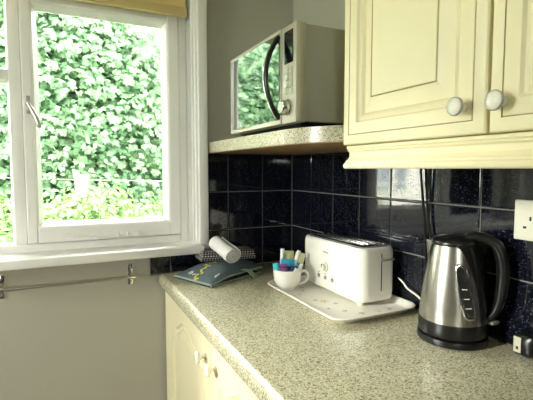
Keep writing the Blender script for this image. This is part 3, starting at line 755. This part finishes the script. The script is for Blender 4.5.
for u0, v0, a in ((.06, .26, .3), (.07, .34, -.5), (.05, .40, 1.0), (.08, .30, 1.5), (.14, .88, .4), (.12, .91, -.2), (.16, .90, 0), (.36, .18, .5), (.40, .20, -.6), (.05, .32, .7)):
    motif(b, u0, v0, leafsh(.075, .018, a), 1)
tag(obj('printed_motif', b, [M_yel, M_wpr], og, smooth=False), kind='stuff')

def swept_cloth(name, c0, c1, outline, M, parent, uvs=None, n=16, wob=.0):
    """outline(k)->(a, h) closed section; swept from c0 to c1 (section plane spanned by side and z)"""
    ax = (c1-c0).normalized(); sd_ = Vector((-ax.y, ax.x, 0)).normalized(); up_ = ax.cross(sd_)*-1
    if up_.z < 0: up_ = -up_
    b = B(); uvl = b.loops.layers.uv.new('UVMap'); R = []
    for i in range(n+1):
        t = i/n; c = c0.lerp(c1, t); R.append([b.verts.new(c+sd_*a+up_*(h+wob*math.sin(a*90+t*7))) for a, h in outline])
    per = [0]
    for k in range(len(outline)): a, h = outline[k]; a2, h2 = outline[(k+1) % len(outline)]; per.append(per[-1]+math.hypot(a2-a, h2-h))
    ln = (c1-c0).length; m_ = len(outline)
    for i in range(n):
        for k in range(m_):
            f = b.faces.new((R[i][k], R[i][(k+1) % m_], R[i+1][(k+1) % m_], R[i+1][k]))
            for lo, (uu, vv) in zip(f.loops, ((i, k), (i, k+1), (i+1, k+1), (i+1, k))): lo[uvl].uv = (ln*uu/n/.0105, per[vv]/.0105)
    for ring in (R[0], R[-1]):
        f = b.faces.new(ring)
        for lo, (a, h) in zip(f.loops, outline): lo[uvl].uv = (a/.0105, h/.0105)
    return obj(name, b, M, parent, ang=60)
# checked tea towel, folded into a flat bundle
ct = thing('tea_towel', (-.32, -.07, .96), 'grey checked tea towel folded on top of the oven glove', 'towel')
def layer_outline(hw, ht): return [(a, h) for a, h in rrect(0, 0, hw, ht/2, min(hw, ht/2)*.95, 5)]
for k in range(3):
    z = .9662+k*.0115
    swept_cloth('fold', Vector((-.432+.003*k, -.058-.004*(k == 1), z+.002)), Vector((-.216-.003*k, -.062+.003*(k == 2), z-.004)), layer_outline(.042-.002*k, .0120), M_chk, ct, wob=.0006)
# white waffle towel, rolled
wt = thing('rolled_towel', (-.36, -.12, .99), 'white waffle towel rolled up on top of the checked tea towel', 'towel')
c0, c1 = Vector((-.370, -.078, 1.0275)), Vector((-.350, -.205, .9965))
sp = []
for k in range(81):
    t = k/80; a = 2*math.pi*3.1*t; r = .006+.0275*t; sp.append((r*math.cos(a), r*math.sin(a)*.93))
inn = [(x*(1-.0052/max(.004, math.hypot(x, y))), y*(1-.0052/max(.004, math.hypot(x, y)))) for x, y in sp]
swept_cloth('roll', c0, c1, sp+inn[::-1], M_wtow, wt, n=12, wob=.0008)

# ================================================================== outdoors
b = B(); box(b, -40, 40, -40, 60, -.62, -.5); tag(struct('ground', b, M_grass), None)
b = B(); box(b, -9, 4, -8, 2.1, -.5, -.40); struct('bounce_paving', b, mat('pale_bounce_paving', srgb(206, 200, 188), .85, noise=(3, .08)))  # unseen pale slab, added to bounce sky light up into the room
LEAFSH = [(0, 0), (.26, -.10), (.52, .10), (.34, .24), (.60, .52), (.28, .52), (0, 1.0), (-.28, .52), (-.60, .52), (-.34, .24), (-.52, .10), (-.26, -.10)]
OVAL = [(0, 0), (.22, .2), (.30, .5), (.18, .8), (0, 1.0), (-.18, .8), (-.30, .5), (-.22, .2)]
def norm(a): return a/np.linalg.norm(a, axis=1, keepdims=True)
def leaf_cloud(P, size, shape, face, spread, rng):
    """vertices and triangles for leaves at P (n,3); face: mean normal"""
    n = len(P); N_ = norm(np.array(face)[None]+rng.normal(0, spread, (n, 3)))
    D = norm(np.column_stack((rng.normal(0, .8, n), rng.normal(-.5, .5, n), rng.normal(-.6, .4, n))))
    V = norm(D-N_*np.sum(D*N_, 1, keepdims=True)); U = np.cross(V, N_)
    s = (size*rng.uniform(.65, 1.2, n))[:, None]
    pts = [(0, .38, .06)]+[(x, y, -.22*(x*x+(y-.38)**2)) for x, y in shape]
    vv = np.stack([P+s*(U*x+V*y+N_*z) for x, y, z in pts], 1)
    k = len(pts); base = (np.arange(n)*k)[:, None]
    tris = np.array([(0, 1+i, 1+(i+1) % (k-1)) for i in range(k-1)])
    F = (base[:, :, None]+tris[None]).reshape(-1, 3)
    return vv.reshape(-1, 3), F
def mesh_np(name, V, F, M, parent, kind=None):
    me = bpy.data.meshes.new(name); V = V-np.array(wloc(parent))
    me.vertices.add(len(V)); me.vertices.foreach_set('co', V.astype(np.float32).ravel())
    me.loops.add(len(F)*3); me.loops.foreach_set('vertex_index', F.astype(np.int32).ravel())
    me.polygons.add(len(F)); me.polygons.foreach_set('loop_start', np.arange(0, len(F)*3, 3, dtype=np.int32))
    me.update(calc_edges=True); me.validate(); me.materials.append(M)
    o = bpy.data.objects.new(name, me); COL.objects.link(o); o.parent = parent; ORIG[o.name] = wloc(parent)
    return tag(o, kind=kind)
def crown_points(c, rad, n_cl, per, cl_r, rng, front=True):
    """clusters of leaves near the crown's surface"""
    d = norm(rng.normal(0, 1, (n_cl, 3)))
    if front: d[:, 1] = -np.abs(d[:, 1])*rng.choice([1, 1, 1, -.5], n_cl)
    rr = rng.uniform(.55, 1.0, n_cl)[:, None]
    C = np.array(c)+d*rr*np.array(rad)
    P = np.repeat(C, per, 0)+rng.normal(0, 1, (n_cl*per, 3))*np.array([cl_r, cl_r*.8, cl_r*.45])
    return P[P[:, 1] > .75]
def tree(name, c, rad, n_cl, per, size, M, shape, label, cl_r=.22, single=0, face=(0, -.75, .65), spread=.5, trunk=True, r0=.09):
    t = thing(name, (c[0], c[1], -.5), label, 'tree' if trunk else 'shrub', 'greenery outside the window')
    rng = np.random.default_rng(int(abs(c[0])*1000+abs(c[1])*77+n_cl))
    if trunk:
        b = B(); tube(b, smooth_path([(c[0]+.1, c[1]+.05, -.52), (c[0]+.04, c[1], .3), (c[0]-.05, c[1]+.05, 1.2), (c[0], c[1], c[2]), (c[0]+.1, c[1], c[2]+rad[2]*.7)], 4), [r0*(1-.045*k) for k in range(17)], 10)
        tk = obj('trunk', b, M_bark, t)
        for k in range(9):
            a = k*2.4; h0 = max(.4, c[2]-rad[2]*.7+k*rad[2]*.16)
            e = Vector((c[0]+math.cos(a)*rad[0]*.7, c[1]+math.sin(a)*rad[1]*.7, h0+.5*rad[2]*.6)); s = Vector((c[0], c[1], h0)); mid = (s+e)/2+Vector((0, 0, -.06))
            b = B(); tube(b, smooth_path([s, mid, e], 4), [.035-.003*q for q in range(9)], 7); obj('branch', b, M_bark, tk)
    P = crown_points(c, rad, n_cl, per, cl_r, rng)
    if single:
        # the leaves nearest the window are objects of their own
        order = np.argsort(P[:, 1]); near = P[order[:single]]; P = P[order[single:]]
        meshes = []
        for q in range(4):
            V, F = leaf_cloud(np.zeros((1, 3)), size, shape, face, spread*.6, rng); me = bpy.data.meshes.new('leaf'); me.from_pydata(V.tolist(), [], F.tolist()); me.materials.append(M); meshes.append(me)
        for i, p in enumerate(near):
            o = bpy.data.objects.new('leaf', meshes[i % 4]); COL.objects.link(o); o.parent = t; o.location = Vector(p)-wloc(t)
            o.rotation_euler = (rng.normal(0, .3), rng.normal(0, .3), rng.normal(0, .6))
    V, F = leaf_cloud(P, size, shape, face, spread, rng); mesh_np('foliage', V, F, M, t, 'stuff')
    return t
tree('sycamore_tree', (-.8, 3.9, 1.85), (1.4, .8, 1.6), 900, 40, .074, M_leaf, LEAFSH, 'pale green sycamore tree filling the window view', .22, 150)
tree('sycamore_tree', (-3.1, 4.3, 1.9), (1.0, .8, 1.5), 520, 36, .078, M_leaf, LEAFSH, 'pale sycamore tree seen at the left of the window', .22)
tree('sycamore_tree', (1.4, 4.3, 2.0), (1.1, .8, 1.75), 600, 36, .078, M_leaf, LEAFSH, 'pale sycamore tree at the right of the window', .22)
tree('lime_tree', (-.3, 5.7, 3.3), (.75, .4, .9), 110, 28, .085, M_leafy, OVAL, 'yellow-green tree top high in the window', .2)
tree('dark_tree', (-3.3, 7.6, 2.2), (1.8, .8, 2.5), 520, 34, .15, M_leafd, OVAL, 'dark leafy tree far behind the sycamores, on the left', .3)
tree('dark_tree', (-.2, 7.6, 2.2), (1.8, .8, 2.5), 520, 34, .15, M_leafd, OVAL, 'dark leafy tree far behind the sycamores, in the middle', .3)
tree('dark_tree', (2.9, 7.6, 2.2), (1.8, .8, 2.5), 520, 34, .15, M_leafd, OVAL, 'dark leafy tree far behind the sycamores, on the right', .3)
for k, (x, y, z, rx, lab) in enumerate(((-.66, 2.35, .60, .55, 'low bright green shrub in front of the white post'), (-1.35, 2.75, .55, .75, 'low bright green shrub below the sycamore, at the left of the casement'), (.35, 2.9, .50, .8, 'low bright green shrub below the sycamore, at the right of the casement'), (-2.4, 3.2, .6, .8, 'low bright green shrub seen through the narrow left pane'))):
    tree('garden_shrub', (x, y, z), (rx, .5, .52), 230, 30, .055, M_leafy, OVAL, lab, .12, trunk=False, face=(0, -.6, .8))
# white gate post with wires
gp = thing('gate_post', (-.70, 3.05, -.5), 'white post among the leaves with wires running off it', 'post')
b = B(); box(b, -.757, -.643, 2.99, 3.11, -.52, 1.215, .006, 1); obj('shaft', b, M_post, gp)
b = B(); box(b, -.770, -.630, 2.977, 3.123, 1.213, 1.245, .010, 2); obj('cap', b, mat('pale_tan_cap', srgb(226, 208, 176), .7), gp)
b = B(); tube(b, [(-2.6, 3.0, 1.27), (-.75, 3.0, 1.195), (1.6, 3.0, 1.13)], .0035, 6); obj('wire', b, mat('pale_wire', srgb(150, 150, 142), .5), gp)

# white house to the left (seen only mirrored in the tiles and the toaster)
ho = thing('white_house', (-5.2, 3.6, -.5), 'white rendered house with sash windows mirrored in the tiles', 'house')
HY = 3.2
holes = [(-3.40, -3.10), (-3.76, -3.46), (-5.16, -4.80)]
b = B(); box(b, -7.2, -3.02, HY, HY+2.6, -.5, 2.6); obj('wall', b, M_render, ho, smooth=False)
for x0, x1 in holes:
    b = B(); box(b, x0, x1, HY-.03, HY+.01, .98, 1.75)
    fr = obj('window', b, M_render, ho, smooth=False)
    for z0, z1 in ((1.01, 1.085), (1.13, 1.71)):
        b = B(); box(b, x0+.03, x1-.06, HY-.04, HY-.02, z0, z1); obj('pane', b, M_hglass, fr, smooth=False)
for x0, x1 in ((-4.78, -4.36), (-7.0, -5.48)):
    b = B(); box(b, x0, x1, HY-.06, HY+.01, -.5, 2.5); obj('dark_gap_panel', b, M_slate, ho, smooth=False)  # flat dark panels added to make the dark gaps in the tile reflection
b = B(); L = [[(-7.4, y, z) for y, z in ((HY-.25, 2.55), (HY+1.3, 3.7), (HY+2.85, 2.55), (HY+2.85, 2.48), (HY-.25, 2.48))]]; L.append([(-2.85, y, z) for _, y, z in L[0]])
loops(b, L, True, True, True); obj('roof', b, M_slate, ho, smooth=False)
